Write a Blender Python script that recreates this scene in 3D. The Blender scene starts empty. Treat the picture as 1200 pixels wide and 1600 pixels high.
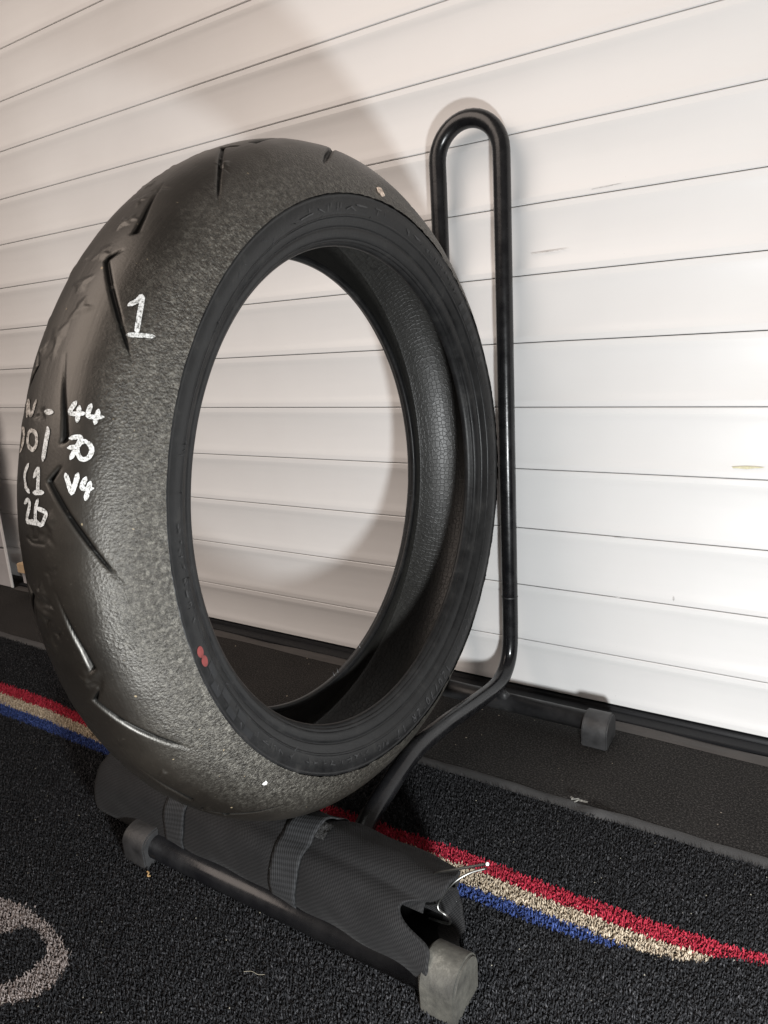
import bpy, math, random
import numpy as np
from mathutils import Matrix, Vector

# ------------------------------------------------------------------ camera, world, lamps
scene = bpy.context.scene
COL = scene.collection
rng = np.random.default_rng(7)
random.seed(7)

cam_d = bpy.data.cameras.new("camera")
cam = bpy.data.objects.new("camera", cam_d)
COL.objects.link(cam)
YAW, PITCH, ROLL = 0.5745, 0.2379, -0.0610
fw = Vector((-math.sin(YAW) * math.cos(PITCH), math.cos(YAW) * math.cos(PITCH), -math.sin(PITCH)))
rt = Vector((math.cos(YAW), math.sin(YAW), 0))
up = rt.cross(fw)
r2 = rt * math.cos(ROLL) + up * math.sin(ROLL)
u2 = up * math.cos(ROLL) - rt * math.sin(ROLL)
M = Matrix((r2, u2, -fw)).transposed().to_4x4()
M.translation = (0.0, -0.9887, 0.1072 + 0.455)
cam.matrix_world = M
cam_d.sensor_fit = 'VERTICAL'
cam_d.sensor_height = 24.0
cam_d.lens = 24.0 * 1110 / 1600
cam_d.clip_start = 0.01
cam_d.clip_end = 50
scene.camera = cam

world = bpy.data.worlds.new("World")
scene.world = world
world.use_nodes = True
bg = world.node_tree.nodes['Background']
bg.inputs[0].default_value = (1.0, 0.92, 0.86, 1)
bg.inputs[1].default_value = 0.16

def lamp(name, kind, loc, energy, color, size=0.1, aim=None, size_y=None):
    d = bpy.data.lights.new(name, kind)
    d.energy = energy
    d.color = color
    if kind == 'AREA':
        d.size = size
        if size_y:
            d.shape = 'RECTANGLE'
            d.size_y = size_y
    else:
        d.shadow_soft_size = size
    o = bpy.data.objects.new(name, d)
    COL.objects.link(o)
    o.location = loc
    if aim is not None:
        o.rotation_euler = (Vector(aim) - Vector(loc)).to_track_quat('-Z', 'Y').to_euler()
    return o

# the small hand lamp held just below and right of the lens, and the dim warm ceiling light of the place
lamp("hand_lamp", 'POINT', (0.10, -0.905, 0.237), 32.0, (0.965, 0.99, 1.0), 0.036)
lamp("ceiling_light", 'AREA', (-1.4, -1.95, 2.15), 50.0, (1.0, 0.85, 0.75), 2.2, aim=(-0.9, 0, 0.4))
scene.view_settings.view_transform = 'Standard'
scene.view_settings.look = 'None'
scene.view_settings.exposure = 0.0
scene.view_settings.gamma = 1.0

# ------------------------------------------------------------------ helpers
def link(o, parent=None, kind=None):
    COL.objects.link(o)
    if parent is not None:
        o.parent = parent
    if kind:
        o['kind'] = kind
    return o

def tag(o, label, cat, group=None):
    o['label'] = label
    o['category'] = cat
    if group:
        o['group'] = group
    return o

def empty(name, loc=(0, 0, 0)):
    o = bpy.data.objects.new(name, None)
    COL.objects.link(o)
    o.location = loc
    o.empty_display_size = 0.05
    return o

def mesh_np(name, V, F, mat, parent=None, smooth=False, kind=None, uv=None, loc=None):
    """V (n,3), F (m,k) uniform polygons; uv (n,2) per vertex"""
    V = np.asarray(V, dtype=np.float32)
    F = np.asarray(F, dtype=np.int32)
    me = bpy.data.meshes.new(name)
    m, k = F.shape
    me.vertices.add(len(V))
    me.vertices.foreach_set('co', V.ravel())
    me.loops.add(m * k)
    me.loops.foreach_set('vertex_index', F.ravel())
    me.polygons.add(m)
    me.polygons.foreach_set('loop_start', np.arange(0, m * k, k, dtype=np.int32))
    me.polygons.foreach_set('use_smooth', np.full(m, smooth, dtype=bool))
    me.update(calc_edges=True)
    if uv is not None:
        l = me.uv_layers.new(name='UVMap')
        q = np.asarray(uv, dtype=np.float32)[F.ravel()].reshape(m, k, 2).copy()
        for ax_ in (0, 1):
            rngs = q[:, :, ax_].max(1) - q[:, :, ax_].min(1)
            full = float(np.ptp(q[:, :, ax_]))
            bad = rngs > full * 0.5
            if bad.any() and bad.sum() < m * 0.02 and k == 4:
                qq = q[bad, :, ax_]
                step = full * (1 + 1.0 / max(8, 2700 if m > 300000 else 720))
                q[bad, :, ax_] = np.where(qq < full * 0.5, qq + step, qq)
        l.data.foreach_set('uv', q.ravel())
    me.materials.append(mat)
    o = bpy.data.objects.new(name, me)
    if loc is not None:
        o.location = loc
    return link(o, parent, kind)

def mesh_py(name, V, F, mat, parent=None, smooth=False, kind=None, loc=None):
    me = bpy.data.meshes.new(name)
    me.from_pydata([tuple(v) for v in V], [], F)
    me.update()
    if smooth:
        me.polygons.foreach_set('use_smooth', np.full(len(me.polygons), True))
    me.materials.append(mat)
    o = bpy.data.objects.new(name, me)
    if loc is not None:
        o.location = loc
    return link(o, parent, kind)

def grid_faces(nu, nv, wrap_u=False, wrap_v=False, flip=False):
    iu = np.arange(nu if wrap_u else nu - 1)
    iv = np.arange(nv if wrap_v else nv - 1)
    a, b = np.meshgrid(iu, iv, indexing='ij')
    a2 = (a + 1) % nu
    b2 = (b + 1) % nv
    F = np.stack([a * nv + b, a2 * nv + b, a2 * nv + b2, a * nv + b2], -1).reshape(-1, 4)
    return F[:, ::-1].copy() if flip else F

def catmull(pts, n=10):
    P = [np.array(p, float) for p in pts]
    P = [2 * P[0] - P[1]] + P + [2 * P[-1] - P[-2]]
    out = []
    for i in range(1, len(P) - 2):
        for k in range(n):
            t = k / n
            out.append(0.5 * ((2 * P[i]) + (-P[i - 1] + P[i + 1]) * t + (2 * P[i - 1] - 5 * P[i] + 4 * P[i + 1] - P[i + 2]) * t * t + (-P[i - 1] + 3 * P[i] - 3 * P[i + 1] + P[i + 2]) * t ** 3))
    out.append(P[-2])
    return np.array(out)

def tube(name, path, rad, mat, parent=None, seg=20, caps=True, squash=None):
    """sweep a circle along path; rad scalar or per-point; squash list of (a,b) per-point scale in frame"""
    path = np.asarray(path, float)
    n = len(path)
    rad = np.full(n, rad) if np.isscalar(rad) else np.asarray(rad)
    T = np.gradient(path, axis=0)
    T /= np.linalg.norm(T, axis=1)[:, None] + 1e-12
    ref = np.array([0, 0, 1.0]) if abs(T[0][2]) < .9 else np.array([1.0, 0, 0])
    N = np.cross(T[0], ref)
    N /= np.linalg.norm(N)
    V = []
    for i in range(n):
        N = N - T[i] * (N @ T[i])
        N /= np.linalg.norm(N)
        B = np.cross(T[i], N)
        a = np.linspace(0, 2 * np.pi, seg, endpoint=False)
        V.append(path[i] + rad[i] * (np.cos(a)[:, None] * N + np.sin(a)[:, None] * B))
    V = np.concatenate(V)
    F = [tuple(f) for f in grid_faces(n, seg, wrap_v=True)]
    if caps:
        F.append(tuple(range(seg))[::-1])
        F.append(tuple(range((n - 1) * seg, n * seg)))
    o = mesh_py(name, V, F, mat, parent, smooth=True)
    return o

def prism_x(name, prof, x0, x1, mat, parent=None, smooth=False, bevel=0.0, loc=None):
    """extrude a closed (y,z) outline from x0 to x1"""
    n = len(prof)
    V = [(x0, y, z) for y, z in prof] + [(x1, y, z) for y, z in prof]
    F = [(i, (i + 1) % n, n + (i + 1) % n, n + i) for i in range(n)]
    F.append(tuple(range(n))[::-1])
    F.append(tuple(range(n, 2 * n)))
    o = mesh_py(name, V, F, mat, parent, smooth=False, loc=loc)
    import bmesh
    bm = bmesh.new()
    bm.from_mesh(o.data)
    bmesh.ops.recalc_face_normals(bm, faces=bm.faces)
    if bevel:
        bmesh.ops.bevel(bm, geom=[e for e in bm.edges if e.calc_face_angle(0) > 0.6], offset=bevel, segments=2, affect='EDGES')
    for f in bm.faces:
        f.smooth = smooth
    if smooth:
        for e in bm.edges:
            e.smooth = e.calc_face_angle(0) < 0.5
    bm.to_mesh(o.data)
    bm.free()
    return o

def box(name, lo, hi, mat, parent=None, bevel=0.0015):
    return prism_x(name, [(lo[1], lo[2]), (hi[1], lo[2]), (hi[1], hi[2]), (lo[1], hi[2])], lo[0], hi[0], mat, parent, bevel=bevel)

def vnoise(nu, nv, cu, cv, seed):
    """smooth value noise, periodic in u; nu x nv samples over cu x cv cells"""
    r = np.random.default_rng(seed)
    cu = max(2, int(cu)); cv = max(2, int(cv))
    G = r.uniform(-1, 1, (cu, cv + 2))
    x = np.arange(nu) / nu * cu
    y = np.arange(nv) / nv * cv
    xi = x.astype(int); yi = y.astype(int)
    fx = x - xi; fy = y - yi
    fx = fx * fx * (3 - 2 * fx); fy = fy * fy * (3 - 2 * fy)
    a = G[xi % cu][:, yi]; b = G[(xi + 1) % cu][:, yi]
    c = G[xi % cu][:, yi + 1]; d = G[(xi + 1) % cu][:, yi + 1]
    fx = fx[:, None]; fy = fy[None, :]
    return (a * (1 - fx) + b * fx) * (1 - fy) + (c * (1 - fx) + d * fx) * fy

# ------------------------------------------------------------------ materials
def mat_new(name):
    m = bpy.data.materials.new(name)
    m.use_nodes = True
    nt = m.node_tree
    return m, nt, nt.nodes['Principled BSDF']

def N(nt, t, **kw):
    n = nt.nodes.new(t)
    for k, v in kw.items():
        if k in n.inputs.keys() if hasattr(n.inputs, 'keys') else False:
            n.inputs[k].default_value = v
        else:
            setattr(n, k, v)
    return n

def coords(nt, kind='Object', scale=(1, 1, 1)):
    tc = nt.nodes.new('ShaderNodeTexCoord')
    mp = nt.nodes.new('ShaderNodeMapping')
    mp.inputs['Scale'].default_value = scale
    nt.links.new(tc.outputs[kind], mp.inputs[0])
    return mp.outputs[0]

def noise(nt, vec, scale, detail=4, rough=0.55):
    n = nt.nodes.new('ShaderNodeTexNoise')
    n.inputs['Scale'].default_value = scale
    n.inputs['Detail'].default_value = detail
    n.inputs['Roughness'].default_value = rough
    nt.links.new(vec, n.inputs['Vector'])
    return n.outputs['Fac']

def ramp(nt, fac, stops):
    r = nt.nodes.new('ShaderNodeValToRGB')
    els = r.color_ramp.elements
    while len(els) < len(stops):
        els.new(0.5)
    for e, (p, c) in zip(els, stops):
        e.position = p
        e.color = (c[0], c[1], c[2], 1) if not np.isscalar(c) else (c, c, c, 1)
    nt.links.new(fac, r.inputs[0])
    return r.outputs[0]

def mathn(nt, op, a, b=None, clamp=False):
    n = nt.nodes.new('ShaderNodeMath')
    n.operation = op
    n.use_clamp = clamp
    for i, v in enumerate((a, b)):
        if v is None:
            continue
        if hasattr(v, 'is_linked') or hasattr(v, 'links'):
            nt.links.new(v, n.inputs[i])
        else:
            n.inputs[i].default_value = v
    return n.outputs[0]

def mixc(nt, fac, a, b, mode='MIX'):
    n = nt.nodes.new('ShaderNodeMix')
    n.data_type = 'RGBA'
    n.blend_type = mode
    for sock, v in ((n.inputs['Factor'], fac), (n.inputs['A'] if False else n.inputs[6], a), (n.inputs[7], b)):
        if hasattr(v, 'links'):
            nt.links.new(v, sock)
        elif np.isscalar(v):
            sock.default_value = v
        else:
            sock.default_value = (v[0], v[1], v[2], 1)
    return n.outputs[2]

def bump(nt, bsdf, h, strength, dist, prev=None):
    b = nt.nodes.new('ShaderNodeBump')
    b.inputs['Strength'].default_value = strength
    b.inputs['Distance'].default_value = dist
    nt.links.new(h, b.inputs['Height'])
    if prev is not None:
        nt.links.new(prev, b.inputs['Normal'])
    nt.links.new(b.outputs[0], bsdf.inputs['Normal'])
    return b.outputs[0]

def simple(name, col, rough=0.5, metal=0.0, nscale=None, namp=0.15, bscale=None, bdist=0.0003, spec=0.5):
    m, nt, b = mat_new(name)
    b.inputs['Roughness'].default_value = rough
    b.inputs['Metallic'].default_value = metal
    b.inputs['Specular IOR Level'].default_value = spec
    v = coords(nt)
    if nscale:
        f = noise(nt, v, nscale)
        lo = [c * (1 - namp) for c in col]; hi = [min(1, c * (1 + namp)) for c in col]
        nt.links.new(ramp(nt, f, [(0.3, lo), (0.7, hi)]), b.inputs['Base Color'])
        nt.links.new(mathn(nt, 'MULTIPLY_ADD', f, 0.15) if False else mathn(nt, 'ADD', mathn(nt, 'MULTIPLY', f, 0.2), rough - 0.1), b.inputs['Roughness'])
    else:
        b.inputs['Base Color'].default_value = (*col, 1)
    if bscale:
        bump(nt, b, noise(nt, v, bscale), 1.0, bdist)
    return m

# white lacquered shutter slats with faint scuffs
def shutter_mat():
    m, nt, b = mat_new('white_lacquer')
    v = coords(nt, 'Object', (1, 1, 1))
    f = noise(nt, v, 3.0, 5)
    c = ramp(nt, f, [(0.3, (0.745, 0.74, 0.735)), (0.7, (0.80, 0.80, 0.795))])
    v2 = coords(nt, 'Object', (5, 60, 60))
    sc = noise(nt, v2, 1.6, 6, 0.7)
    msk = ramp(nt, sc, [(0.70, 0.0), (0.74, 0.35)])
    c = mixc(nt, msk, c, (0.55, 0.54, 0.52))
    sp = noise(nt, coords(nt, 'Object', (1, 1, 1)), 120, 1, 0.3)
    msk = ramp(nt, sp, [(0.86, 0.0), (0.88, 0.7)])
    c = mixc(nt, msk, c, (0.25, 0.23, 0.2))
    nt.links.new(c, b.inputs['Base Color'])
    nt.links.new(ramp(nt, f, [(0.3, 0.26), (0.7, 0.36)]), b.inputs['Roughness'])
    bump(nt, b, noise(nt, coords(nt, 'Object', (0.6, 8, 8)), 4, 2), 0.5, 0.0012)
    return m
M_SHUT = shutter_mat()
M_GAP = simple('shutter_gap_grey', (0.16, 0.17, 0.19), 0.6)
M_BLACKRAIL = simple('black_anodised', (0.006, 0.0065, 0.008), 0.5, nscale=30, spec=0.25)
M_SEAL = simple('grey_rubber_seal', (0.050, 0.045, 0.042), 0.6, nscale=20, bscale=60, bdist=0.001)
M_PANEL = simple('grey_panel', (0.42, 0.40, 0.40), 0.45, nscale=8)
M_WOOD = simple('pale_wood', (0.50, 0.36, 0.22), 0.6, nscale=30, bscale=90)
M_TUBE = None

def tube_mat():
    m, nt, b = mat_new('black_powder_coat')
    v = coords(nt)
    f = noise(nt, v, 35, 5, 0.6)
    c = ramp(nt, f, [(0.35, (0.006, 0.006, 0.007)), (0.75, (0.014, 0.014, 0.015))])
    scr = noise(nt, coords(nt, 'Object', (300, 60, 12)), 1.0, 4, 0.7)
    c = mixc(nt, ramp(nt, scr, [(0.70, 0.0), (0.78, 0.5)]), c, (0.10, 0.10, 0.10))
    nt.links.new(c, b.inputs['Base Color'])
    nt.links.new(ramp(nt, f, [(0.3, 0.18), (0.8, 0.38)]), b.inputs['Roughness'])
    bump(nt, b, noise(nt, v, 140, 2), 0.25, 0.0004)
    return m
M_TUBE = tube_mat()

def dusty_tube_mat():
    m, nt, b = mat_new('dusty_black_steel')
    v = coords(nt)
    f = noise(nt, v, 22, 6, 0.65)
    c = ramp(nt, f, [(0.4, (0.012, 0.012, 0.013)), (0.62, (0.03, 0.03, 0.031)), (0.78, (0.09, 0.087, 0.082))])
    nt.links.new(c, b.inputs['Base Color'])
    nt.links.new(ramp(nt, f, [(0.3, 0.3), (0.7, 0.6)]), b.inputs['Roughness'])
    bump(nt, b, noise(nt, v, 220, 3), 0.4, 0.0004)
    return m
M_BAR = dusty_tube_mat()

def foot_mat():
    m, nt, b = mat_new('worn_foot_rubber')
    v = coords(nt)
    f = noise(nt, v, 45, 6, 0.7)
    c = ramp(nt, f, [(0.35, (0.035, 0.034, 0.03)), (0.6, (0.075, 0.072, 0.062)), (0.8, (0.20, 0.19, 0.165))])
    nt.links.new(c, b.inputs['Base Color'])
    b.inputs['Roughness'].default_value = 0.62
    bump(nt, b, noise(nt, v, 160, 5, 0.7), 0.7, 0.0009)
    return m
M_FOOT = foot_mat()
M_FOOT2 = simple('dark_foot_rubber', (0.035, 0.035, 0.036), 0.5, nscale=40, namp=0.5, bscale=150, bdist=0.0005)

def rubber_uv_mat(name, kind):
    m, nt, b = mat_new(name)
    tc = nt.nodes.new('ShaderNodeTexCoord')
    uv = tc.outputs['UV']
    sep = nt.nodes.new('ShaderNodeSeparateXYZ')
    nt.links.new(uv, sep.inputs[0])
    S = sep.outputs[1]
    mp = nt.nodes.new('ShaderNodeMapping')
    nt.links.new(uv, mp.inputs[0])
    obj = tc.outputs['Object']
    if kind == 'tread':
        SL = 0.1663
        dist = mathn(nt, 'SUBTRACT', SL / 2, mathn(nt, 'ABSOLUTE', mathn(nt, 'SUBTRACT', S, SL / 2)))   # distance to the shoulder
        wob = mathn(nt, 'MULTIPLY', mathn(nt, 'SUBTRACT', noise(nt, obj, 14, 3), 0.5), 0.03)
        edge = ramp(nt, mathn(nt, 'ADD', mathn(nt, 'MULTIPLY', mathn(nt, 'ADD', dist, wob), 1.0), 0.0), [(0.016, 1.0), (0.050, 0.0)])
        big = noise(nt, obj, 9, 5, 0.6)
        c = ramp(nt, big, [(0.3, (0.004, 0.0031, 0.0023)), (0.55, (0.010, 0.0079, 0.0060)), (0.75, (0.020, 0.0165, 0.0125))])
        grain = noise(nt, obj, 300, 6, 0.85)
        gcol = ramp(nt, grain, [(0.40, (0.010, 0.0092, 0.0078)), (0.52, (0.058, 0.054, 0.046)), (0.64, (0.190, 0.180, 0.155))])
        c = mixc(nt, mathn(nt, 'MULTIPLY', edge, 0.80), c, gcol)
        fine = noise(nt, obj, 420, 3, 0.7)
        c = mixc(nt, ramp(nt, fine, [(0.64, 0.0), (0.80, 0.5)]), c, (0.10, 0.088, 0.07))
        spk = noise(nt, obj, 230, 1, 0.2)
        c = mixc(nt, ramp(nt, spk, [(0.81, 0.0), (0.83, 0.7)]), c, (0.34, 0.27, 0.17))
        at = nt.nodes.new('ShaderNodeAttribute')
        at.attribute_name = 'unworn'
        gmask = ramp(nt, at.outputs['Fac'], [(0.35, 0.0), (0.75, 1.0)])
        c = mixc(nt, gmask, c, (0.005, 0.0048, 0.0045))
        nt.links.new(mathn(nt, 'SUBTRACT', 0.85, mathn(nt, 'MULTIPLY', gmask, 0.72)), b.inputs['Specular IOR Level'])
        nt.links.new(c, b.inputs['Base Color'])
        rgh = mathn(nt, 'ADD', ramp(nt, big, [(0.3, 0.38), (0.75, 0.48)]), mathn(nt, 'MULTIPLY', edge, -0.04))
        nt.links.new(rgh, b.inputs['Roughness'])
        b.inputs['Specular IOR Level'].default_value = 1.0
        b.inputs['Specular Tint'].default_value = (1.0, 0.97, 0.91, 1)
        vor = nt.nodes.new('ShaderNodeTexVoronoi')
        vor.inputs['Scale'].default_value = 560
        nt.links.new(obj, vor.inputs['Vector'])
        crs = mathn(nt, 'ADD', mathn(nt, 'MULTIPLY', vor.outputs['Distance'], 0.6), noise(nt, obj, 430, 5, 0.8))
        streak = nt.nodes.new('ShaderNodeMapping')
        streak.inputs['Scale'].default_value = (40, 420, 1)
        nt.links.new(uv, streak.inputs[0])
        st = noise(nt, streak.outputs[0], 1.0, 4, 0.6)
        amp = mathn(nt, 'ADD', mathn(nt, 'MULTIPLY', edge, 1.6), 0.09)
        h = mathn(nt, 'ADD', mathn(nt, 'MULTIPLY', crs, amp), mathn(nt, 'MULTIPLY', st, 0.16))
        bump(nt, b, h, 1.0, 0.0007)
    elif kind == 'side':
        f = noise(nt, obj, 45, 8, 0.72)
        c = ramp(nt, f, [(0.35, (0.008, 0.0081, 0.0084)), (0.56, (0.014, 0.0141, 0.0144)), (0.78, (0.036, 0.035, 0.033))])
        nt.links.new(c, b.inputs['Base Color'])
        nt.links.new(ramp(nt, f, [(0.3, 0.30), (0.7, 0.50)]), b.inputs['Roughness'])
        b.inputs['Specular IOR Level'].default_value = 0.24
        bump(nt, b, noise(nt, obj, 300, 4, 0.6), 0.35, 0.0005)
    else:
        vor = nt.nodes.new('ShaderNodeTexVoronoi')
        vor.feature = 'DISTANCE_TO_EDGE'
        vor.inputs['Scale'].default_value = 1.0
        vor.inputs['Randomness'].default_value = 0.6
        mp.inputs['Scale'].default_value = (215, 205, 1)
        nt.links.new(mp.outputs[0], vor.inputs['Vector'])
        e = ramp(nt, vor.outputs['Distance'], [(0.0, 0.0), (0.07, 0.8), (0.2, 1.0)])
        f = noise(nt, obj, 20, 4)
        c = ramp(nt, f, [(0.3, (0.022, 0.021, 0.019)), (0.7, (0.034, 0.033, 0.030))])
        c = mixc(nt, e, (0.015, 0.0145, 0.0135), c)
        nt.links.new(c, b.inputs['Base Color'])
        b.inputs['Roughness'].default_value = 0.42
        b.inputs['Specular IOR Level'].default_value = 0.6
        bump(nt, b, mathn(nt, 'ADD', e, mathn(nt, 'MULTIPLY', noise(nt, obj, 500, 2), 0.15)), 0.6, 0.00025)
    return m
M_TREAD = rubber_uv_mat('worn_tread_rubber', 'tread')
M_SIDE = rubber_uv_mat('sidewall_rubber', 'side')
M_LINER = rubber_uv_mat('inner_liner_rubber', 'liner')
M_EMB = simple('embossed_rubber', (0.040, 0.040, 0.042), 0.42, nscale=160, namp=0.6, spec=0.35)
M_MARK = simple('faint_moulded_mark', (0.030, 0.030, 0.031), 0.4, nscale=160, namp=0.6, spec=0.4)
M_PATCH = simple('printed_flag_rubber', (0.010, 0.0105, 0.0115), 0.55, nscale=80)
M_RED = simple('red_paint_dot', (0.15, 0.030, 0.028), 0.6, nscale=150, namp=0.25)

def paint_mat():
    m, nt, b = mat_new('white_marker_paint')
    v = coords(nt)
    f = noise(nt, v, 520, 5, 0.85)
    c = ramp(nt, f, [(0.38, (0.05, 0.048, 0.045)), (0.45, (0.40, 0.40, 0.38)), (0.55, (0.70, 0.70, 0.69)), (0.7, (0.82, 0.82, 0.81))])
    nt.links.new(c, b.inputs['Base Color'])
    b.inputs['Roughness'].default_value = 0.55
    bump(nt, b, f, 0.5, 0.0004)
    return m
M_PAINT = paint_mat()
def faded_paint_mat():
    m, nt, b = mat_new('worn_marker_paint')
    v = coords(nt)
    f = noise(nt, v, 420, 5, 0.85)
    c = ramp(nt, f, [(0.40, (0.03, 0.028, 0.026)), (0.52, (0.50, 0.47, 0.43)), (0.66, (0.72, 0.70, 0.67))])
    nt.links.new(c, b.inputs['Base Color'])
    b.inputs['Roughness'].default_value = 0.6
    return m
M_PAINT2 = faded_paint_mat()

def fabric_mat(name, lo, hi, period, ang, rough=0.75, dist=0.0004):
    m, nt, b = mat_new(name)
    tc = nt.nodes.new('ShaderNodeTexCoord')
    mp = nt.nodes.new('ShaderNodeMapping')
    mp.inputs['Rotation'].default_value = (0, 0, ang)
    nt.links.new(tc.outputs['UV'], mp.inputs[0])
    s = 1.0 / period
    w1 = nt.nodes.new('ShaderNodeTexWave'); w1.bands_direction = 'X'
    w2 = nt.nodes.new('ShaderNodeTexWave'); w2.bands_direction = 'Y'
    for w, k in ((w1, 1.0), (w2, 0.5)):
        w.inputs['Scale'].default_value = s * k / 3.14159 * 0.5 * 3.14159 / 3.14159
        w.inputs['Distortion'].default_value = 0.6
        w.inputs['Detail'].default_value = 1
        nt.links.new(mp.outputs[0], w.inputs['Vector'])
    wv = mathn(nt, 'ADD', mathn(nt, 'MULTIPLY', w1.outputs['Fac'], 0.65), mathn(nt, 'MULTIPLY', w2.outputs['Fac'], 0.35))
    n2 = noise(nt, tc.outputs['Object'], 30, 5)
    c = mixc(nt, wv, lo, hi)
    c = mixc(nt, ramp(nt, n2, [(0.35, 0.35), (0.7, 0.0)]), c, [x * 0.6 for x in lo])
    nt.links.new(c, b.inputs['Base Color'])
    b.inputs['Roughness'].default_value = rough
    b.inputs['Sheen Weight'].default_value = 0.03
    b.inputs['Specular IOR Level'].default_value = 0.15
    b.inputs['Sheen Roughness'].default_value = 0.4
    bump(nt, b, mathn(nt, 'ADD', wv, mathn(nt, 'MULTIPLY', n2, 0.4)), 0.8, dist)
    return m
M_CANVAS = fabric_mat('black_canvas', (0.009, 0.009, 0.0095), (0.026, 0.0255, 0.026), 0.0009, 0.6)
M_WEB = fabric_mat('grey_webbing', (0.014, 0.0145, 0.015), (0.050, 0.051, 0.054), 0.0013, 0.2)
M_DARKIN = simple('inside_shade_black', (0.006, 0.006, 0.006), 0.9, spec=0.05)  # same canvas in the roll; shade inside its mouth is put into this black
M_VELCRO = simple('velcro_loops', (0.03, 0.03, 0.03), 0.9, nscale=700, namp=0.9, bscale=900, bdist=0.002)
M_THREAD = simple('frayed_thread', (0.16, 0.155, 0.14), 0.6, nscale=400, namp=0.8)
M_WIRE = simple('steel_wire', (0.22, 0.22, 0.21), 0.38, metal=1.0, nscale=90)
M_TIP = simple('white_wire_tip', (0.8, 0.8, 0.78), 0.4)

def floor_mat():
    m, nt, b = mat_new('speckled_rubber_floor')
    v = coords(nt)
    f = noise(nt, v, 12, 5)
    c = ramp(nt, f, [(0.3, (0.010, 0.0095, 0.0092)), (0.7, (0.017, 0.0158, 0.015))])
    g = noise(nt, v, 420, 3, 0.75)
    c = mixc(nt, ramp(nt, g, [(0.48, 0.0), (0.68, 0.8)]), c, (0.085, 0.079, 0.075))
    s = noise(nt, v, 170, 1, 0.2)
    c = mixc(nt, ramp(nt, s, [(0.80, 0.0), (0.83, 0.9)]), c, (0.40, 0.35, 0.28))
    nt.links.new(c, b.inputs['Base Color'])
    b.inputs['Roughness'].default_value = 0.8
    b.inputs['Specular IOR Level'].default_value = 0.12
    bump(nt, b, noise(nt, v, 600, 4, 0.7), 0.8, 0.0008)
    return m
M_FLOOR = floor_mat()

def tape_mat():
    m, nt, b = mat_new('ribbed_binding_tape')
    v = coords(nt, 'Object', (1, 1, 1))
    f = noise(nt, v, 25, 5)
    c = ramp(nt, f, [(0.3, (0.040, 0.040, 0.041)), (0.7, (0.064, 0.064, 0.065))])
    nt.links.new(c, b.inputs['Base Color'])
    b.inputs['Roughness'].default_value = 0.7
    w = nt.nodes.new('ShaderNodeTexWave')
    w.bands_direction = 'X'
    w.inputs['Scale'].default_value = 130
    w.inputs['Distortion'].default_value = 0.5
    nt.links.new(v, w.inputs['Vector'])
    bump(nt, b, w.outputs['Fac'], 0.3, 0.0002)
    return m
M_TAPE = tape_mat()

def pile_mat(name, dark, mid, light):
    m, nt, b = mat_new(name)
    v = coords(nt)
    f = noise(nt, v, 330, 2, 0.6)
    g = noise(nt, v, 60, 4, 0.6)
    c = ramp(nt, f, [(0.30, dark), (0.52, mid), (0.74, light)])
    c = mixc(nt, ramp(nt, g, [(0.35, 0.0), (0.7, 0.35)]), c, dark)
    nt.links.new(c, b.inputs['Base Color'])
    b.inputs['Roughness'].default_value = 0.8
    b.inputs['Specular IOR Level'].default_value = 0.15
    b.inputs['Sheen Weight'].default_value = 0.03
    return m
PILE = {
    'black': pile_mat('black_pile', (0.006, 0.0062, 0.0072), (0.018, 0.0185, 0.0205), (0.100, 0.100, 0.106)),
    'red': pile_mat('red_pile', (0.20, 0.010, 0.022), (0.42, 0.028, 0.055), (0.62, 0.085, 0.12)),
    'cream': pile_mat('cream_pile', (0.30, 0.24, 0.17), (0.50, 0.42, 0.32), (0.70, 0.62, 0.50)),
    'blue': pile_mat('blue_pile', (0.020, 0.034, 0.115), (0.040, 0.070, 0.22), (0.115, 0.17, 0.40)),
    'grey': pile_mat('grey_pile', (0.16, 0.135, 0.125), (0.29, 0.25, 0.235), (0.46, 0.41, 0.39)),
}
M_BACK = simple('mat_backing', (0.008, 0.008, 0.010), 0.9)

# ------------------------------------------------------------------ the setting: floor
def plane(name, x0, x1, y0, y1, z, mat, parent=None, kind=None):
    return mesh_py(name, [(x0, y0, z), (x1, y0, z), (x1, y1, z), (x0, y1, z)], [(0, 1, 2, 3)], mat, parent, kind=kind)
plane('floor', -5, 3, -5, 1.2, 0.0, M_FLOOR, kind='structure')

# ------------------------------------------------------------------ roller shutter
PITCHZ = 0.0907
LINE0 = 0.455
X0, X1 = -1.95, 0.75
sh = tag(empty('roller_shutter', ((X0 + X1) / 2, 0.0, 0.012)), 'white roller shutter of wide horizontal slats standing behind the tyre', 'shutter')
def slat_profile(h):
    f = 0.0085
    pts = [(0.006, 0.0006), (-0.0072, 0.0006), (-0.0080, 0.0016), (-0.0080, f)]
    n = 12
    for i in range(1, n):
        t = i / n
        y = -0.0080 + 0.0040 * math.sin(math.pi * t) ** 0.65
        pts.append((y, f + (h - 2 * f) * t))
    pts += [(-0.0080, h - f), (-0.0080, h - 0.0016), (-0.0072, h - 0.0006), (0.006, h - 0.0006)]
    return pts
def slat_mesh(h, name):
    prof = slat_profile(h)
    n = len(prof)
    hw = (X1 - X0) / 2
    V = [(-hw, y, z) for y, z in prof] + [(hw, y, z) for y, z in prof]
    F = [(i, n + i, n + i + 1, i + 1) for i in range(n - 1)]
    me = bpy.data.meshes.new(name)
    me.from_pydata(V, [], F)
    me.polygons.foreach_set('use_smooth', [3 <= i < n - 4 for i in range(n - 1)])
    me.materials.append(M_SHUT)
    me.update()
    return me
sm = slat_mesh(PITCHZ, 'slat')
sb = slat_mesh(PITCHZ - 0.011, 'bottom_slat')
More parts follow.
